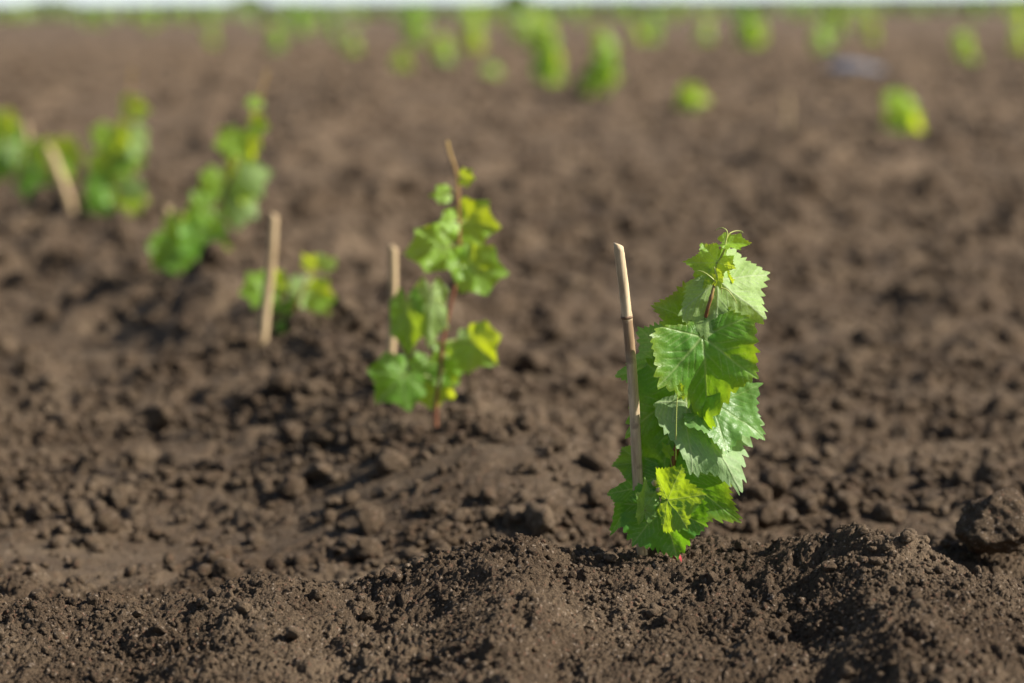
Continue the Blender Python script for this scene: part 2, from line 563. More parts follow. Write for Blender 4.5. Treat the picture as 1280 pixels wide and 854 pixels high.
clod(1246, 664, 118, 5, 'largest brown clod at the right edge, pale lit top and dark left side', 1.0, Y=2.66, rotz=.8, lift=.50)
clod(958, 655, 48, 5, 'rounded clod just right of the lowest leaves of the nearest vine', .95, rotz=1.2, lift=.25)
clod(1110, 652, 46, 7, 'small crumbling clod left of the largest clod', 1.0, rotz=2.2, lift=.2)
clod(1152, 505, 40, 2, 'pale flat topped clod right of the nearest vine, half way up the photo', .8, rotz=.3)
clod(1005, 520, 58, 8, 'broad blurred clod to the right of the big vine leaf', .7, rotz=.9)
clod(740, 585, 52, 6, 'dark clod behind the foot of the nearest cane', .9, rotz=1.9)
clod(545, 642, 46, 1, 'dark clod in the hollow below the second vine', .85, rotz=.1)
clod(452, 642, 40, 9, 'dark clod left of the hollow below the second vine', .8, rotz=2.7)
clod(655, 410, 60, 4, 'wide dark clod right of the second vine', .65, rotz=.6)
clod(1060, 465, 54, 10, 'low clod lying beyond the pale flat topped one', .7, rotz=1.4)

# a few straw fibres on the foreground bank
for (a, b, c, lab) in [((406, 782), (413, 772), .0, 'short straw fibre lying on the bank left of centre, slanting right'),
                       ((245, 806), (246, 795), .0, 'short pale fibre standing on the foreground bank at left, upper one of two'),
                       ((256, 838), (257, 827), .0, 'short pale fibre standing at the bottom left, lower one of two')]:
    p = hit(a[0], a[1], 1.9); q = pt(b[0], b[1], p.y - .004)
    z = hgt(p.x, p.y); p = Vector((p.x, p.y, z + .001)); q.z = max(q.z, z + .006)
    root = tube('straw_fibre', [v - p for v in smooth_path([p, p.lerp(q, .5) + Vector((.001, 0, .0008)), q], 4)], lambda t: .0005 * (1.1 - .5 * t), STRAW, seg=5)
    root.location = p
    tag(root, lab, 'straw', 'straw fibres on the bank')

# ------------------------------------------------------------------ leaves
LOBES = [(0, 1.0), (28, .68), (51, .90), (79, .54), (104, .72), (124, .56), (146, .54), (164, .34), (173, .18), (180, .05)]


def leaf_r(th, k=0, teeth=1.0, deep=1.0):
    a = np.abs(np.degrees(th))
    g = np.random.default_rng(k)
    xs = np.array([p[0] for p in LOBES], float); rs = np.array([p[1] for p in LOBES], float)
    rs = rs + g.uniform(-.03, .03, len(rs)); rs[0] = 1
    for i in (1, 3): rs[i] = 1 - (1 - rs[i]) * deep if i == 1 else rs[i] * (2 - deep)
    i = np.clip(np.searchsorted(xs, a, 'right') - 1, 0, len(xs) - 2)
    t = (a - xs[i]) / (xs[i + 1] - xs[i])
    up = rs[i + 1] > rs[i]
    # pointed at lobe tips, rounded at the sinuses
    tt = np.where(up, t ** 1.7, 1 - (1 - t) ** 1.7)
    r = rs[i] + (rs[i + 1] - rs[i]) * tt
    # teeth, uneven
    nt_ = 46
    ph = (th / (2 * np.pi) + .5) * nt_
    side = np.sign(th)
    cell = np.floor(ph + .35 * np.sin(ph * .7 + k)); f = (ph + .35 * np.sin(ph * .7 + k)) - cell
    f = np.where(side > 0, 1 - f, f)
    amp = (.045 + .115 * _hash(cell + 100, cell * 0 + k, 3) ** 1.5) * teeth
    saw = np.where(f < .68, f / .68, (1 - f) / .32)
    r = r * (1 + amp * (saw - .5) * np.clip((172 - a) / 20, 0, 1))
    return r


def vein_mask(x, y):
    best = np.zeros_like(x)
    def seg(ax, ay, bx, by, w0, w1):
        nonlocal best
        dx, dy = bx - ax, by - ay; L2 = dx * dx + dy * dy
        t = np.clip(((x - ax) * dx + (y - ay) * dy) / L2, 0, 1)
        d = np.hypot(x - ax - t * dx, y - ay - t * dy); w = w0 + (w1 - w0) * t
        best = np.maximum(best, np.exp(-(d / w) ** 2) * (1 if w0 > .01 else .7))
    for s in (-1, 1):
        for ang, ln in ((0, 1.0), (50, .88), (106, .68), (148, .42)):
            if ang == 0 and s < 0: continue
            a = math.radians(ang) * s; ux, uy = math.sin(a), math.cos(a)
            seg(0, 0, ux * ln, uy * ln, .020, .009)
            for q, f in enumerate((.22, .36, .5, .63, .76, .87)):
                for sd in (-1, 1):
                    if ang == 106 and q == 5: continue
                    b = a + sd * math.radians(42)
                    l2 = (.36 - .22 * f) * (1 if ang < 140 else .6)
                    f2 = f + .05 * sd
                    seg(ux * ln * f2, uy * ln * f2, ux * ln * f2 + math.sin(b) * l2, uy * ln * f2 + math.cos(b) * l2, .0085, .0055)
    return best


_leaf_cache = {}


def leaf_base(nt_, nr, k, teeth, deep):
    key = (nt_, nr, k, teeth, deep)
    if key in _leaf_cache: return _leaf_cache[key]
    th = np.linspace(-np.pi, np.pi, nt_ + 1)
    r = leaf_r(th, k, teeth, deep)
    s = (np.arange(1, nr + 1) / nr) ** .9
    X = np.sin(th)[None] * r[None] * s[:, None]; Y = np.cos(th)[None] * r[None] * s[:, None]
    S = np.repeat(s[:, None], nt_ + 1, 1)
    V = np.stack([X, Y], -1).reshape(-1, 2)
    V = np.vstack([[[0, 0]], V]); S = np.concatenate([[0], S.ravel()])
    w = nt_ + 1; F = []
    i = (np.arange(nr - 1)[:, None] * w + np.arange(nt_)[None]) + 1
    Q = np.stack([i, i + 1, i + w + 1, i + w], -1).reshape(-1, 4)
    tri = np.stack([np.zeros(nt_, int), 2 + np.arange(nt_), 1 + np.arange(nt_)], -1)
    vm = vein_mask(V[:, 0], V[:, 1])
    _leaf_cache[key] = (V, S, Q, tri, vm)
    return _leaf_cache[key]


def leaf_shape(k=0, fold=.25, cup=.0, wave=.10, bend=.3, roll=0.0, teeth=1.0, deep=1.0, width=1.0, q=2, wneg=1.0, wpos=1.0, bneg=1.0, bpos=1.0):
    nt_, nr = {2: (368, 30), 1: (138, 10), 0: (46, 3)}[q]
    V, S, Q, tri, vm = leaf_base(nt_, nr, k % 5, teeth, deep)
    x = V[:, 0] * width; y = V[:, 1].copy()
    x = x * np.where(x < 0, wneg, wpos)
    ang = np.abs(np.arctan2(V[:, 0], V[:, 1])); bb = np.where(V[:, 0] < 0, bneg, bpos)
    f = 1 - (1 - bb) * sstep(1.6, 2.3, ang); x = x * f; y = y * f
    rr = np.hypot(x, y); th = np.arctan2(x, y)
    g = np.random.default_rng(500 + k)
    p1, p2, p3 = g.uniform(0, 6.28, 3)
    z = fold * (np.sqrt(x * x + .004) - .063) + cup * rr ** 2
    z = z + wave * rr ** 2 * (.55 * np.sin(3 * th + p1) + .45 * np.sin(5 * th + p2)) + wave * .35 * rr ** 3 * np.sin(11 * th + p3)
    z = z + .06 * perlin(x * 2.2 + k, y * 2.2, 70 + k) - (.006 * vm if q else 0) + .014 * perlin(x * 9 + k, y * 9, 71)
    # lateral folds between the main veins
    z = z - .035 * np.cos(th * 7) * np.clip(rr * 1.5, 0, 1) * rr
    # bend along the length, roll across
    if abs(bend) > 1e-3:
        a = y * bend; rad = 1 / bend
        y2 = np.sin(a) * (rad - z) ; z2 = rad - np.cos(a) * (rad - z)
        y, z = y2, -z2 + 2 * z if False else z - (1 - np.cos(a)) * rad
        y = y2
    if abs(roll) > 1e-3:
        a = x * roll; rad = 1 / roll
        x2 = np.sin(a) * rad; z = z - (1 - np.cos(a)) * rad; x = x2
    P = np.stack([x, y, z], -1)
    return P, Q, tri, vm, S, V


def leaf_mesh(name, P, Q, tri, vm, S, V2, mat):
    me = bpy.data.meshes.new(name)
    me.vertices.add(len(P)); me.vertices.foreach_set('co', P.astype(np.float32).ravel())
    li = np.concatenate([tri.ravel(), Q.ravel()]).astype(np.int32)
    me.loops.add(len(li)); me.loops.foreach_set('vertex_index', li)
    nt_, nq = len(tri), len(Q)
    me.polygons.add(nt_ + nq)
    st = np.concatenate([np.arange(nt_) * 3, nt_ * 3 + np.arange(nq) * 4]).astype(np.int32)
    me.polygons.foreach_set('loop_start', st)
    me.polygons.foreach_set('loop_total', np.concatenate([np.full(nt_, 3), np.full(nq, 4)]).astype(np.int32))
    me.update(calc_edges=True)
    me.polygons.foreach_set('use_smooth', np.ones(nt_ + nq, bool))
    me.materials.append(mat)
    o = bpy.data.objects.new(name, me); col.objects.link(o)
    attr(o, 'vein', vm); attr(o, 'rim', S); attrv(o, 'leafco', np.concatenate([V2, np.zeros((len(V2), 1))], 1))
    return o


def put_leaf(root, J, T, n, size=None, young=0.0, pale=0.0, rim=0.0, stem=None, k=0, q=2, name='leaf', label=None, pet_r=.0011, **kw):
    """leaf with its petiole joint at J and its tip towards T (world), upper side facing n"""
    J = Vector(J); T = Vector(T); Yd = T - J; L = Yd.length if size is None else size
    Yd = Yd.normalized(); n = Vector(n).normalized()
    Z = (n - Yd * n.dot(Yd)).normalized(); X = Yd.cross(Z)
    P, Q, tri, vm, S, V2 = leaf_shape(k=k, q=q, **kw)
    M = np.array([tuple(X), tuple(Yd), tuple(Z)])
    o = leaf_mesh(name, P * L @ M, Q, tri, vm, S, V2, LEAF)
    o.location = J - root.location; o.parent = root
    o.color = (young, pale, rim, 1)
    if label: o['label'] = label
    if stem is not None:
        s = Vector(stem)
        mid = s.lerp(J, .5) + Vector((0, 0, (J - s).length * .12))
        path = smooth_path([s - J, mid - J, Vector((0, 0, 0))], 5)
        p = tube('petiole', path, lambda t: pet_r * (1.15 - .3 * t), PETI, o, 6)
    return o


# ------------------------------------------------------------------ stakes
def stake(top, foot, r, label, ring=None, group='cane stakes beside the vines', rnd=.03, mat=None):
    """top and foot in world space; the foot goes on 4 cm into the soil"""
    top = Vector(top); foot = Vector(foot)
    d = (foot - top).normalized(); f2 = foot + d * .04
    n = 28; P = []
    side = Vector((1, 0, 0))
    for i in range(n + 1):
        t = i / n
        P.append(top.lerp(f2, t) + side * .0025 * math.sin(t * 5.5) * (top - foot).length / .3 - foot)
    def rad(t):
        b = r * (1 + .10 * t)
        if ring:
            for c in ring: b *= 1 + .14 * math.exp(-((t - c) / .008) ** 2)
        return b
    o = tube('cane_stake', smooth_path(P, 3), rad, mat or STAKE, None, 20, rnd)
    # slanting cut end
    for v in o.data.vertices:
        h = v.co - P[0]
        if h.length < r * 1.5: v.co += Vector((0, 0, -1)) * h.x * .55
    o.location = foot
    tag(o, label, 'stake', group)
    if ring:
        for c in ring:
            a = P[0].lerp(P[-1], c - .004) + side * .0025 * math.sin((c - .004) * 5.5) * (top - foot).length / .3
            b = P[0].lerp(P[-1], c + .004) + side * .0025 * math.sin((c + .004) * 5.5) * (top - foot).length / .3
            tube('node_ring', [a, a.lerp(b, .5), b], lambda t: rad(c) * (1.02 + .05 * math.sin(t * math.pi)), RING, o, 16, .02)
    return o


# ------------------------------------------------------------------ nearest vine
Y1 = 2.49
def w(px, py, dy=0.0):
    return pt(px, py, Y1 + dy)

base1 = w(846, 712); base1.z = hgt(base1.x, base1.y) - .002
vine = empty('young_vine', base1)
tag(vine, 'nearest young vine in sharp focus, large toothed leaves and curly tendrils at its tip', 'vine', 'young grape vines planted in rows')
sp_ = [w(846, 722), w(840, 690), w(836, 640, .005), w(838, 600, .004), w(845, 562, 0), w(853, 535, -.003), w(858, 500, 0), w(866, 455, .004), w(877, 416, .002),
       w(884, 388, -.012), w(890, 368, -.014), (w(894, 350, -.008)), w(897, 332), w(903, 318), w(908, 306)]
nodes_t = [.30, .41, .58, .73]
def srad(t):
    b = .0024 * (1 - t) ** .75 + .0008
    for c in (.28, .36, .56, .70, .78, .86): b *= 1 + .35 * math.exp(-((t - c) / .010) ** 2)
    return b
P = smooth_path([p - base1 for p in sp_], 8)
tube('shoot', P, srad, STEM, vine, 12, .05)
# grafted foot with red wax
g0, g1, g2 = w(849, 716) - base1, w(847, 702) - base1, w(843, 686) - base1
tube('graft_union', smooth_path([g0 + Vector((0, 0, -.02)), g0, g1, g2], 6), lambda t: .0052 * (1 - .25 * t) * (1 + .12 * math.sin(t * 19)), WAX, vine, 14, .06)
tube('old_wood', smooth_path([w(829, 722, .01) - base1, w(828, 705, .012) - base1, w(832, 680, .012) - base1], 5), lambda t: .0065 * (1 - .3 * t), RING, vine, 12, .08)

CAMN = Vector((0, -1, .15))
def hero(J, T, n, st, dj=0.0, dt=0.0, **kw):
    return put_leaf(vine, w(J[0], J[1], dj), w(T[0], T[1], dt), n, stem=w(st[0], st[1], .0), **kw)

# big centre leaf
hero((878, 421), (889, 531), (.02, -1, .28), (872, 440), -.014, -.032, k=1, fold=.30, wave=.10, bend=.45, width=.84, young=.14, rim=.4, bpos=.45, bneg=.9, deep=.75)
# upper left leaf
hero((872, 404), (817, 378), (.15, -.85, .50), (880, 408), .016, .012, k=2, fold=.12, wave=.08, bend=.3, young=.35, width=.95, rim=.6, deep=.6)
# top right leaf, its pale underside to the camera
hero((897, 351), (960, 398), (-.35, .85, -.30), (894, 352), -.004, -.012, k=3, fold=.42, wave=.08, bend=-.2, young=.75, width=1.15, bneg=.85, bpos=.9, deep=.7)
# top left folded leaf
hero((895, 328), (866, 362), (-.35, -.8, .45), (897, 332), .0, -.006, k=4, fold=.35, wave=.14, bend=.3, young=.85, width=1.0)
# young blade behind that fills in under the top right leaf
hero((894, 354), (884, 400), (-.55, -.8, .2), (893, 356), .014, .010, k=5, fold=.15, wave=.10, bend=.3, young=1.0, width=.85, rim=.3)
# tip leaves
hero((910, 304), (940, 304), (-.1, -.75, .65), (908, 306), 0, -.004, k=6, fold=.5, wave=.15, bend=.2, young=1.0, width=.62, pet_r=.0006)
hero((904, 310), (898, 328), (.6, -.8, .1), (906, 310), .003, .0, k=7, fold=.6, wave=.1, young=.9, width=.55, pet_r=.0006)
# big pale leaf, right, hanging (underside lit by the sun)
hero((857, 503), (931, 617), (-.42, .88, -.25), (860, 490), -.006, -.024, k=8, fold=.12, wave=.06, bend=-.2, young=.2, width=.90, wneg=.50, wpos=.95, bneg=.3, bpos=.6, deep=.7, pet_r=.001)
# leaf behind at right of it
hero((888, 503), (962, 541), (.25, -.80, .50), (862, 470), .006, -.004, k=9, fold=.2, wave=.10, bend=.4, young=.15, width=.90, pale=.35, deep=.7)
# back left bluish leaf
hero((836, 448), (792, 528), (-.1, .95, .15), (864, 460), .022, .030, k=10, fold=.15, wave=.08, bend=.2, young=.0, width=.80)
# mid left big green leaf, lit through
hero((849, 487), (822, 610), (-.35, -.9, .10), (858, 490), .006, .000, k=11, fold=.15, wave=.07, bend=.2, young=.35, width=.62, deep=.7)
hero((842, 500), (800, 560), (-.45, -.85, .2), (857, 505), .012, .014, k=12, fold=.2, wave=.10, bend=.3, young=.2, width=.75)
# small leaf left of the cane
hero((800, 578), (764, 581), (-.1, -.85, .50), (838, 598), .020, .018, k=13, fold=.2, wave=.10, bend=.3, young=.30, width=.85, deep=.6)
# dark right lower leaf with yellow edge
hero((843, 588), (925, 655), (-.35, -.85, .30), (838, 598), .006, -.008, k=14, fold=.2, wave=.10, bend=.35, young=.0, rim=.45, width=.52, deep=.6)
# low dark leaf on the left
hero((806, 606), (755, 664), (-.45, -.75, .3), (836, 625), .018, .012, k=15, fold=.5, wave=.1, bend=.4, young=.0, width=.55)
# front bottom leaf
hero((827, 631), (845, 700), (-.22, -1, .20), (837, 640), -.022, -.030, k=16, fold=.14, wave=.09, bend=.3, young=.0, width=1.0, bneg=.6, deep=.6)
# bright yellow leaf, lit through, above it
hero((834, 625), (878, 619), (-.62, -.78, .10), (838, 612), -.034, -.060, k=17, fold=.2, wave=.12, bend=.25, young=.50, rim=.0, width=1.05, deep=.6, bneg=.7, bpos=.7)
# small pale leaf standing in front of the cane
hero((806, 638), (808, 596), (.35, -.9, .1), (828, 636), -.030, -.030, k=18, fold=.3, wave=.10, bend=.25, young=.55, pale=.3, width=.50)
# small side shoot leaves
hero((851, 492), (850, 474), (.2, -1, .1), (858, 498), -.034, -.036, k=19, fold=.3, wave=.2, young=.9, width=.4, pet_r=.0006)
hero((872, 402), (868, 374), (-.3, -.9, .1), (878, 412), .004, .004, k=20, fold=.3, wave=.1, young=.7, width=.3, pet_r=.0006)
hero((836, 566), (828, 553), (.2, -1, .1), (840, 585), -.010, -.012, k=21, fold=.3, wave=.2, young=1.0, width=.6, pet_r=.0006)

def tendril(pts, r=.0008):
    P = smooth_path([w(*p) - base1 for p in pts], 8)
    tube('tendril', P, lambda t: r * (1.15 - .75 * t), TEND, vine, 6)
tendril([(906, 312, -.001), (907, 302, -.003), (909, 294, -.004), (908, 288, -.005), (903, 285, -.003), (898, 286, 0), (895, 288, .002)])
tendril([(908, 298, -.003), (912, 292, -.002), (919, 289, .001), (926, 289, .002), (929, 291, 0)], .0007)
tendril([(901, 360, -.012), (896, 354, -.014), (888, 346, -.016), (879, 340, -.015), (872, 338, -.012)])
tendril([(901, 360, -.012), (908, 362, -.014), (914, 368, -.016), (919, 375, -.014), (921, 380, -.012)], .0007)
tendril([(893, 334, -.004), (896, 345, -.010), (900, 353, -.013), (902, 360, -.012), (902, 368, -.010)], .0007)
tendril([(845, 575, -.01), (845, 540, -.026), (846, 505, -.030), (848, 482, -.028)], .0007)
# dried flower bits at the joint of the low leaves
for (a, b) in (((818, 604), 0), ((823, 612), 1), ((830, 620), 2)):
    c = w(a[0], a[1], -.026) - base1
    V, F = clod_variant(3, 20 + b, 2.2)
    o = mesh_np('dried_bud', V * np.array([.0032, .0030, .0045]) + np.array(tuple(c)), F, DRY, vine)

# nearest cane
top = pt(773, 306, 2.47); foot = pt(808, 712, 2.50)
stake(top, foot, .0052, 'split pale cane with a dark joint near its top beside the nearest vine', ring=[.195], mat=STAKE2)

# ------------------------------------------------------------------ blurred vines of the same row
def px_vine(label, base, Y, shoot, leaves, young0=.2, q=1, seed=0, srad_=.0028):
    """shoot: photo pixels of the stem; leaves: (cx, cy, width, height, young, side)"""
    random.seed(seed)
    b = pt(base[0], base[1], Y); b.z = hgt(b.x, b.y) - .003
    v = empty('young_vine', b)
    tag(v, label, 'vine', 'young grape vines planted in rows')
    P3 = [b.copy()] + [pt(x, y, Y) for x, y in shoot]
    P = smooth_path([p - b for p in P3], 5)
    tube('shoot', P, lambda t: srad_ * .6 * (1 - t) ** .8 + .0010 + .00016 * Y, STEM2, v, 8)
    k0 = seed * 13
    for i, (cx, cy, wd, ht, yg, side, ori) in enumerate(leaves):
        # nearest stem point gives the petiole's foot
        s = min([b + p for p in P], key=lambda p: (p - pt(cx, cy, Y)).length + abs(p.z - pt(cx, cy, Y).z) * .3)
        dy = random.uniform(-.03, .03)
        up = {'d': (0, 1), 'u': (0, -1), 'l': (-1, .15), 'r': (1, .15), 'dl': (-.7, .7), 'dr': (.7, .7)}[ori]
        half = (abs(up[0]) * wd + abs(up[1]) * ht) / (abs(up[0]) + abs(up[1])) / 2
        J = pt(cx - up[0] * half * .36, cy - up[1] * half * .36, Y + dy); T = pt(cx + up[0] * half * 1.16, cy + up[1] * half * 1.16, Y + dy - .012)
        across = (abs(up[1]) * wd + abs(up[0]) * ht) / (abs(up[0]) + abs(up[1]))
        wf = max(.50, min(1.7, across / (1.36 * half * 1.42) * 1.12))
        n = Vector((random.uniform(-.35, .10), -.95 * side, random.uniform(.05, .35)))
        put_leaf(v, J, T, n, young=min(1, yg + .30), stem=s, k=k0 + i, q=q, fold=random.uniform(.08, .28), wave=.10, bend=random.uniform(.1, .35) * side, width=wf, pale=.0, deep=.75, teeth=1.0)
    return v

px_vine('second vine of the near row, tall thin shoot with well spaced light green leaves', (545, 532), 3.30,
        [(545, 505), (550, 470), (553, 430), (560, 395), (568, 360), (574, 325), (574, 290), (573, 250), (570, 215), (562, 190), (559, 176)],
        [(541, 311, 66, 46, .65, 1, 'l'), (594, 279, 56, 46, .75, 1, 'r'), (552, 243, 26, 16, 1, 1, 'l'), (583, 222, 20, 14, 1, 1, 'r'),
         (600, 337, 62, 50, .5, 1, 'r'), (509, 400, 32, 80, .2, 1, 'd'), (538, 388, 32, 84, .5, -1, 'd'), (495, 478, 62, 60, .1, 1, 'dl'),
         (557, 450, 40, 36, .45, 1, 'l'), (540, 488, 54, 44, .7, 1, 'd'), (560, 468, 34, 34, .4, 1, 'dr'), (528, 462, 34, 34, .2, 1, 'dl'), (598, 435, 50, 58, .6, 1, 'dr'), (580, 432, 22, 50, .3, -1, 'dr'), (572, 330, 26, 34, .6, 1, 'l'), (562, 278, 22, 22, .9, 1, 'l')], seed=2)
stake(pt(491, 308, 3.55), pt(487, 506, 3.55), .0066, 'straight short cane left of the second vine')

px_vine('third vine of the near row, low with few leaves and no tall shoot', (365, 434), 4.18,
        [(366, 410), (370, 385), (380, 360), (392, 335)],
        [(322, 362, 42, 36, .55, 1, 'l'), (348, 358, 24, 32, .6, 1, 'r'), (398, 330, 30, 22, .7, -1, 'u'), (378, 363, 26, 42, .35, -1, 'd'), (400, 370, 36, 34, .8, 1, 'r'),
         (352, 392, 44, 40, .05, 1, 'd'), (396, 400, 32, 38, .3, -1, 'dr'), (372, 412, 40, 30, .0, 1, 'd'), (350, 417, 24, 26, .0, 1, 'dl')], seed=3)
stake(pt(342, 268, 4.1), pt(329, 432, 4.1), .0078, 'tall cane leaning over the low third vine')

px_vine('fourth vine of the near row, tall, with pale green leaves and a yellowish shoot top', (248, 352), 5.2,
        [(252, 325), (262, 290), (276, 250), (290, 215), (300, 190), (312, 165), (322, 140), (328, 110), (334, 88)],
        [(286, 179, 34, 34, .9, 1, 'l'), (312, 180, 26, 40, .85, 1, 'd'), (322, 157, 26, 22, 1, 1, 'r'), (318, 128, 24, 12, 1, 1, 'l'), (276, 230, 42, 46, .6, 1, 'd'), (308, 228, 44, 54, .3, -1, 'dr'),
         (296, 258, 40, 56, .2, -1, 'd'), (252, 262, 36, 40, .4, 1, 'l'), (225, 300, 30, 76, .5, 1, 'd'), (210, 318, 36, 56, .25, 1, 'dl'), (254, 300, 50, 60, .05, 1, 'd'), (272, 325, 30, 50, .15, 1, 'd'),
         (278, 338, 28, 44, .3, -1, 'dr'), (242, 325, 34, 36, .3, 1, 'd'), (300, 212, 30, 30, .5, -1, 'r')], seed=4)
stake(pt(208, 258, 5.3), pt(214, 340, 5.3), .0085, 'cane almost hidden behind the leaves of the fourth vine')

px_vine('fifth vine of the near row, upright column of bright leaves with a bare shoot above', (142, 278), 6.8,
        [(143, 255), (146, 230), (150, 200), (155, 170), (162, 150), (163, 125), (164, 100), (166, 84)],
        [(168, 135, 36, 24, .9, 1, 'r'), (140, 172, 40, 40, .7, 1, 'd'), (162, 178, 36, 50, .45, -1, 'd'), (140, 205, 46, 38, .75, 1, 'd'), (124, 235, 36, 40, .1, 1, 'l'),
         (142, 240, 40, 36, .5, 1, 'd'), (164, 246, 40, 34, .2, -1, 'r'), (120, 255, 30, 28, .05, 1, 'dl'), (150, 268, 30, 26, .1, 1, 'd'), (158, 200, 40, 34, .5, 1, 'r')], seed=5)

px_vine('sixth vine of the near row, half hidden by a leaning cane', (70, 262), 7.6,
        [(66, 240), (62, 215), (60, 190)],
        [(84, 195, 40, 36, .75, 1, 'r'), (52, 190, 34, 36, .6, 1, 'd'), (48, 218, 34, 44, .1, -1, 'd'), (62, 240, 40, 36, .05, 1, 'd'), (36, 232, 30, 34, .05, 1, 'l'), (74, 216, 34, 36, .4, 1, 'd')], seed=6)
stake(pt(60, 184, 7.0), pt(98, 284, 7.0), .0135, 'pale cane leaning left in front of the sixth vine')
stake(pt(31, 154, 7.9), pt(44, 236, 7.9), .0100, 'thin reddish cane leaning left behind the sixth vine')

px_vine('seventh vine of the near row, cut by the left edge of the photo', (-2, 232), 8.6,
        [(0, 205), (2, 180), (3, 150), (2, 135)],
        [(4, 152, 30, 30, .75, 1, 'd'), (14, 175, 32, 40, .35, 1, 'r'), (-6, 185, 34, 44, .2, 1, 'l'), (6, 200, 38, 40, .1, 1, 'd'), (-2, 215, 32, 30, .1, 1, 'd'), (16, 190, 20, 30, .3, -1, 'd')], seed=7)

# ------------------------------------------------------------------ vines of the rows beyond
def far_mesh(seed, h=.5, nleaf=16, q=0):
    """one small vine: stem and leaves as parts of one object's meshes"""
    g = random.Random(seed)
    parts = []
    lean = g.uniform(-.06, .06)
    P = [Vector((lean * t * t + .01 * math.sin(t * 6 + seed), .01 * math.cos(t * 5), h * t - .02)) for t in [i / 8 for i in range(9)]]
    leaves = []
    for i in range(nleaf):
        t = .12 + .80 * (i + g.uniform(0, .7)) / nleaf
        s = P[int(t * 8)].lerp(P[min(int(t * 8) + 1, 8)], t * 8 % 1)
        a = g.uniform(0, 6.28); out = Vector((math.cos(a), math.sin(a), g.uniform(-.1, .35))).normalized()
        size = (.125 - .060 * t) * g.uniform(.8, 1.2)
        J = s + out * size * g.uniform(.25, .7)
        T = J + (out * g.uniform(.2, .7) + Vector((0, 0, -g.uniform(.5, 1)))).normalized() * size
        n = Vector((out.x, out.y, g.uniform(.3, 1.0)))
        leaves.append((s, J, T, n, max(0, min(1, .25 + .8 * t + g.uniform(-.25, .2))), g.choice((1, 1, -1))))
    return P, leaves


def part_vine(loc, seed, h, label, nleaf=14, yplus=0.0):
    P, leaves = far_mesh(seed, h, nleaf)
    v = empty('young_vine', loc); tag(v, label, 'vine', 'young grape vines planted in rows')
    tube('shoot', smooth_path(P, 2), lambda t: .0035 * (1 - t) + .001, STEM, v, 6)
    for i, (s, J, T, n, yg, sd) in enumerate(leaves):
        put_leaf(v, J + v.location, T + v.location, n * sd, deep=.6, young=min(1, yg + yplus), stem=s + v.location, k=seed * 7 + i, q=0, wave=.15, bend=.3, width=1.0)
    return v


mid = [  # base px, base py, height m, leaves, label
    (1122, 166, .22, 12, 'low lone vine of bright leaves, rightmost in the second row'),
    (866, 147, .20, 11, 'low lone vine of yellow green leaves above and right of the nearest cane'),
    (752, 123, .52, 26, 'tall vine of the second row at the top centre, lower of the neighbouring pair'),
    (684, 107, .70, 36, 'tallest vine at the top centre, reaching the sky line'),
    (616, 100, .16, 6, 'tiny faint vine left of the tallest one'),
    (553, 86, .40, 14, 'slender vine near the sky line, first to the left of the tiny faint one'),
    (503, 91, .24, 9, 'short vine near the sky line, between two slender ones'),
    (440, 72, .36, 12, 'slender vine near the sky line left of the short one'),
    (345, 68, .45, 26, 'bushy dark green vine near the sky line at upper left'),
    (266, 58, .40, 12, 'faint vine near the sky line left of the bushy one'),
    (1204, 82, .42, 16, 'upright vine near the upper right corner, lowest of the far ones there'),
    (1025, 70, .48, 16, 'vine left of the upper right corner above the blue grey stone'),
    (1087, 56, .44, 14, 'vine between the upper right one and the one above the stone'),
    (948, 60, .50, 18, 'bushy vine near the sky line, left of the one above the stone'),
    (880, 60, .44, 12, 'pale vine near the sky line straight above the yellow green low one'),
    (1274, 68, .44, 14, 'vine near the sky line cut by the right edge of the photo'),
    (660, 62, .55, 18, 'vine near the sky line just left of the tallest one'),
    (800, 56, .44, 12, 'faint vine near the sky line right of the top centre pair'),
]
for i, (x, y, h, nl, lab) in enumerate(mid):
    p = hit(x, y, 6); p.z = hgt(p.x, p.y) - .01
    part_vine(p, 40 + i, h, lab, nl, .5 if i < 2 else .15)

# far single-mesh vines, in rows that run on to the edge of the field
def far_vine_data(seed):
    P, leaves = far_mesh(seed, .5, 18)
    vs, fs, att = [], [], []
    V, F, tp = tube_np(P, lambda t: .006 * (1 - t) + .002, 5)
    vs.append(V); polys = [tuple(dict.fromkeys(f)) for f in F]; off = len(V)
    mats = [1] * len(polys); vein = [0] * len(V); rimv = [0] * len(V); lc = [(0, 0, 0)] * len(V)
    for i, (s, J, T, n, yg, sd) in enumerate(leaves):
        Yd = T - J; L = Yd.length * 1.15; Yd.normalize(); n = n.normalized() * sd
        Z = (n - Yd * n.dot(Yd)).normalized(); X = Yd.cross(Z)
        Pl, Q, tri, vm, S, V2 = leaf_shape(k=i, q=0)
        W = Pl * L @ np.array([tuple(X), tuple(Yd), tuple(Z)]) + np.array(tuple(J))
        vs.append(W); polys += [tuple(int(a) + off for a in t) for t in tri] + [tuple(int(a) + off for a in t) for t in Q]
        mats += [0] * (len(tri) + len(Q)); vein += list(vm); rimv += list(S); lc += [(a, b, 0) for a, b in V2]
        off += len(W)
    me = bpy.data.meshes.new('young_vine')
    me.from_pydata([tuple(v) for v in np.concatenate(vs)], [], polys); me.update()
    me.materials.append(LEAF); me.materials.append(STEM)
    me.polygons.foreach_set('material_index', np.array(mats, np.int32))
    a = me.attributes.new('vein', 'FLOAT', 'POINT'); a.data.foreach_set('value', np.array(vein, np.float32))
    a = me.attributes.new('rim', 'FLOAT', 'POINT'); a.data.foreach_set('value', np.array(rimv, np.float32))
    a = me.attributes.new('leafco', 'FLOAT_VECTOR', 'POINT'); a.data.foreach_set('vector', np.array(lc, np.float32).ravel())
    return me


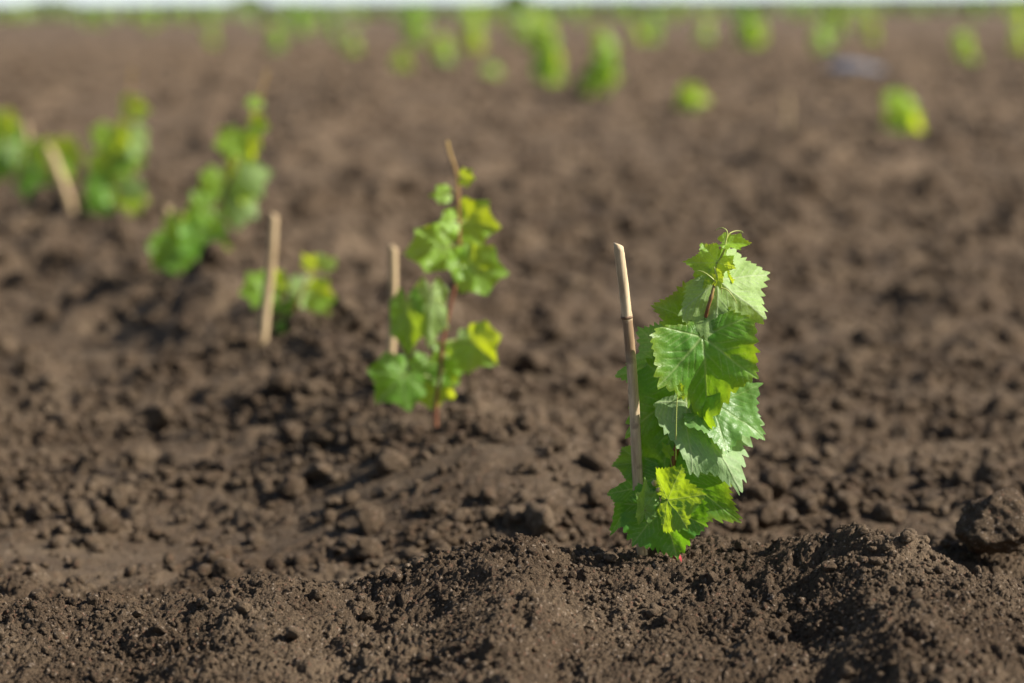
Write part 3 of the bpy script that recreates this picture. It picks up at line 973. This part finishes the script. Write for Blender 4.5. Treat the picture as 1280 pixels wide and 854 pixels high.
data = [far_vine_data(900 + i) for i in range(5)]
g = random.Random(5); cnt = 0
r_i = 0
for r_i in range(0, 26):
    off = 4.1 * (r_i + 2)
    for j in range(0, 60):
        y = 33 + j * 4.2 + g.uniform(-1.2, 1.2)
        x = .15 - .29 * (y - 2.49) + off + g.uniform(-.12, .12)
        if abs(x) > .225 * y or y > 150 or g.random() < .48 + .1 * (y > 80): continue
        if cnt >= 230: continue
        o = bpy.data.objects.new('young_vine', data[cnt % 5]); col.objects.link(o)
        o.location = (x, y, hgt(x, y) * .5 + (FIELD + float(rise(y))) * .5 if y > 45 else hgt(x, y)); o.rotation_euler = (0, 0, g.uniform(0, 6.28))
        s = g.uniform(.85, 1.5); o.scale = (s, s, s)
        o.color = (g.uniform(.2, .9), 0, 0, 1)
        tag(o, 'small distant vine blurred into the green band under the sky', 'vine', 'distant young vines under the sky line')
        cnt += 1
print('far vines', cnt)

# grassy margin where the field ends: ground cover nobody could count
def margin():
    g = np.random.default_rng(77)
    n = 34000
    y = g.uniform(110, 400, n); x = g.uniform(-.27, .27, n) * y
    den = perlin(x * .06, y * .02, 81) + .5
    k = g.uniform(size=n) < np.clip(den + .25, .1, 1); x = x[k]; y = y[k]; n = len(x)
    hgt_ = g.uniform(.25, .80, n) * (1 + .35 * perlin(x * .12, y * .05, 82))
    wd = g.uniform(.10, .30, n); a = g.uniform(0, np.pi, n)
    dx = np.cos(a) * wd; dy = np.sin(a) * wd; lx = g.normal(0, .15, n); ly = g.normal(0, .15, n)
    z = FIELD - .03 + rise(y)
    V = np.stack([np.stack([x - dx, y - dy, z], 1), np.stack([x + dx, y + dy, z], 1),
                  np.stack([x + dx * .9 + lx, y + dy * .9 + ly, z + hgt_ * .7], 1), np.stack([x + lx * 1.5, y + ly * 1.5, z + hgt_], 1)], 1).reshape(-1, 3)
    F = np.arange(n * 4).reshape(-1, 4)
    o = mesh_np('weeds', V, F, GRASS, smooth=False)
    tag(o, 'thin green weeds along the far edge of the field', 'weeds', kind='stuff')
margin()

def bush(px, Y, wd, ht, seed, label):
    g = np.random.default_rng(seed)
    b = Vector((pt(px, 10, Y).x, Y, FIELD + float(rise(Y))))
    e = empty('far_bush', b); tag(e, label, 'bush', 'bushes on the sky line')
    n = 1500
    u = g.normal(size=(n, 3)); u /= np.linalg.norm(u, axis=1)[:, None]
    r = g.uniform(.35, 1, n) ** .5 * (1 + .35 * noise3(u * 1.6 + seed, seed))
    c = u * r[:, None] * np.array([wd / 2, wd / 2, ht / 2]) + np.array([0, 0, ht * .52])
    s = .055
    a = g.normal(size=(n, 3)) * s; bb = g.normal(size=(n, 3)) * s
    V = np.stack([c - a, c - bb, c + a, c + bb], 1).reshape(-1, 3)
    o = mesh_np('crown', V, np.arange(n * 4).reshape(-1, 4), GRASS, e, smooth=False)
    for k in range(4):
        tube('stem', smooth_path([Vector((.05 * k - .08, 0, -.05)), Vector((.08 * k - .12, .03 * k, ht * .35)), Vector((.25 * (k - 1.5) * wd, .05 * k, ht * .7))], 3), lambda t: .03 * (1 - t) + .008, RING, e, 6)
bush(312, 130, 2.0, 1.05, 1, 'small dark bush breaking the sky line above the bushy vine at upper left')
bush(62, 140, 3.4, .95, 2, 'broad low bush on the sky line near the upper left corner')
bush(645, 120, 1.3, 1.15, 3, 'narrow bush on the sky line at the top centre')

# blue grey stone
p = hit(1065, 98, 6)
V, F = clod_variant(4, 33, .7)
o = mesh_np('field_stone', V * np.array([.27, .18, .15]), F, STONE); o.location = p + Vector((0, 0, .05))
tag(o, 'blue grey stone lying on bare soil below the far vines at upper right', 'stone')
# bare cane in the second row
p = hit(985, 186, 6)
stake(p + Vector((-.01, 0, .26)), p, .009, 'lone bare cane standing in open soil right of centre', group='cane stakes beside the vines')

# ------------------------------------------------------------------ light
w_ = bpy.data.worlds.new('World'); scene.world = w_; w_.use_nodes = True
nt = w_.node_tree; bg = nt.nodes['Background']
sky = nt.nodes.new('ShaderNodeTexSky'); sky.sky_type = 'NISHITA'; sky.sun_disc = False
SUN = Vector((.80, -.10, .58)).normalized()
sky.sun_elevation = math.asin(SUN.z); sky.sun_rotation = math.atan2(SUN.x, SUN.y)
sky.air_density = 1.0; sky.dust_density = 1.5
# bright white haze low over the horizon, part of the sky itself
tc = nt.nodes.new('ShaderNodeTexCoord'); sx = nt.nodes.new('ShaderNodeSeparateXYZ'); nt.links.new(tc.outputs['Generated'], sx.inputs[0])
fr = ramp(nt, sx.outputs[2], [(.0, (1, 1, 1)), (.09, (0, 0, 0))])
nt.links.new(mix(nt, fr, sky.outputs[0], (12.0, 12.7, 13.8)), bg.inputs[0]); bg.inputs[1].default_value = .058
sl = bpy.data.lights.new('sun', 'SUN'); sl.energy = 4.8; sl.angle = R(.55); sl.color = (1.0, .94, .84)
so = bpy.data.objects.new('sun', sl); col.objects.link(so)
so.rotation_euler = SUN.to_track_quat('Z', 'Y').to_euler(); so.location = SUN * 10

scene.view_settings.view_transform = 'Standard'
scene.view_settings.look = 'None'
scene.view_settings.exposure = .85
scene.view_settings.gamma = 1
scene.render.engine = 'CYCLES'
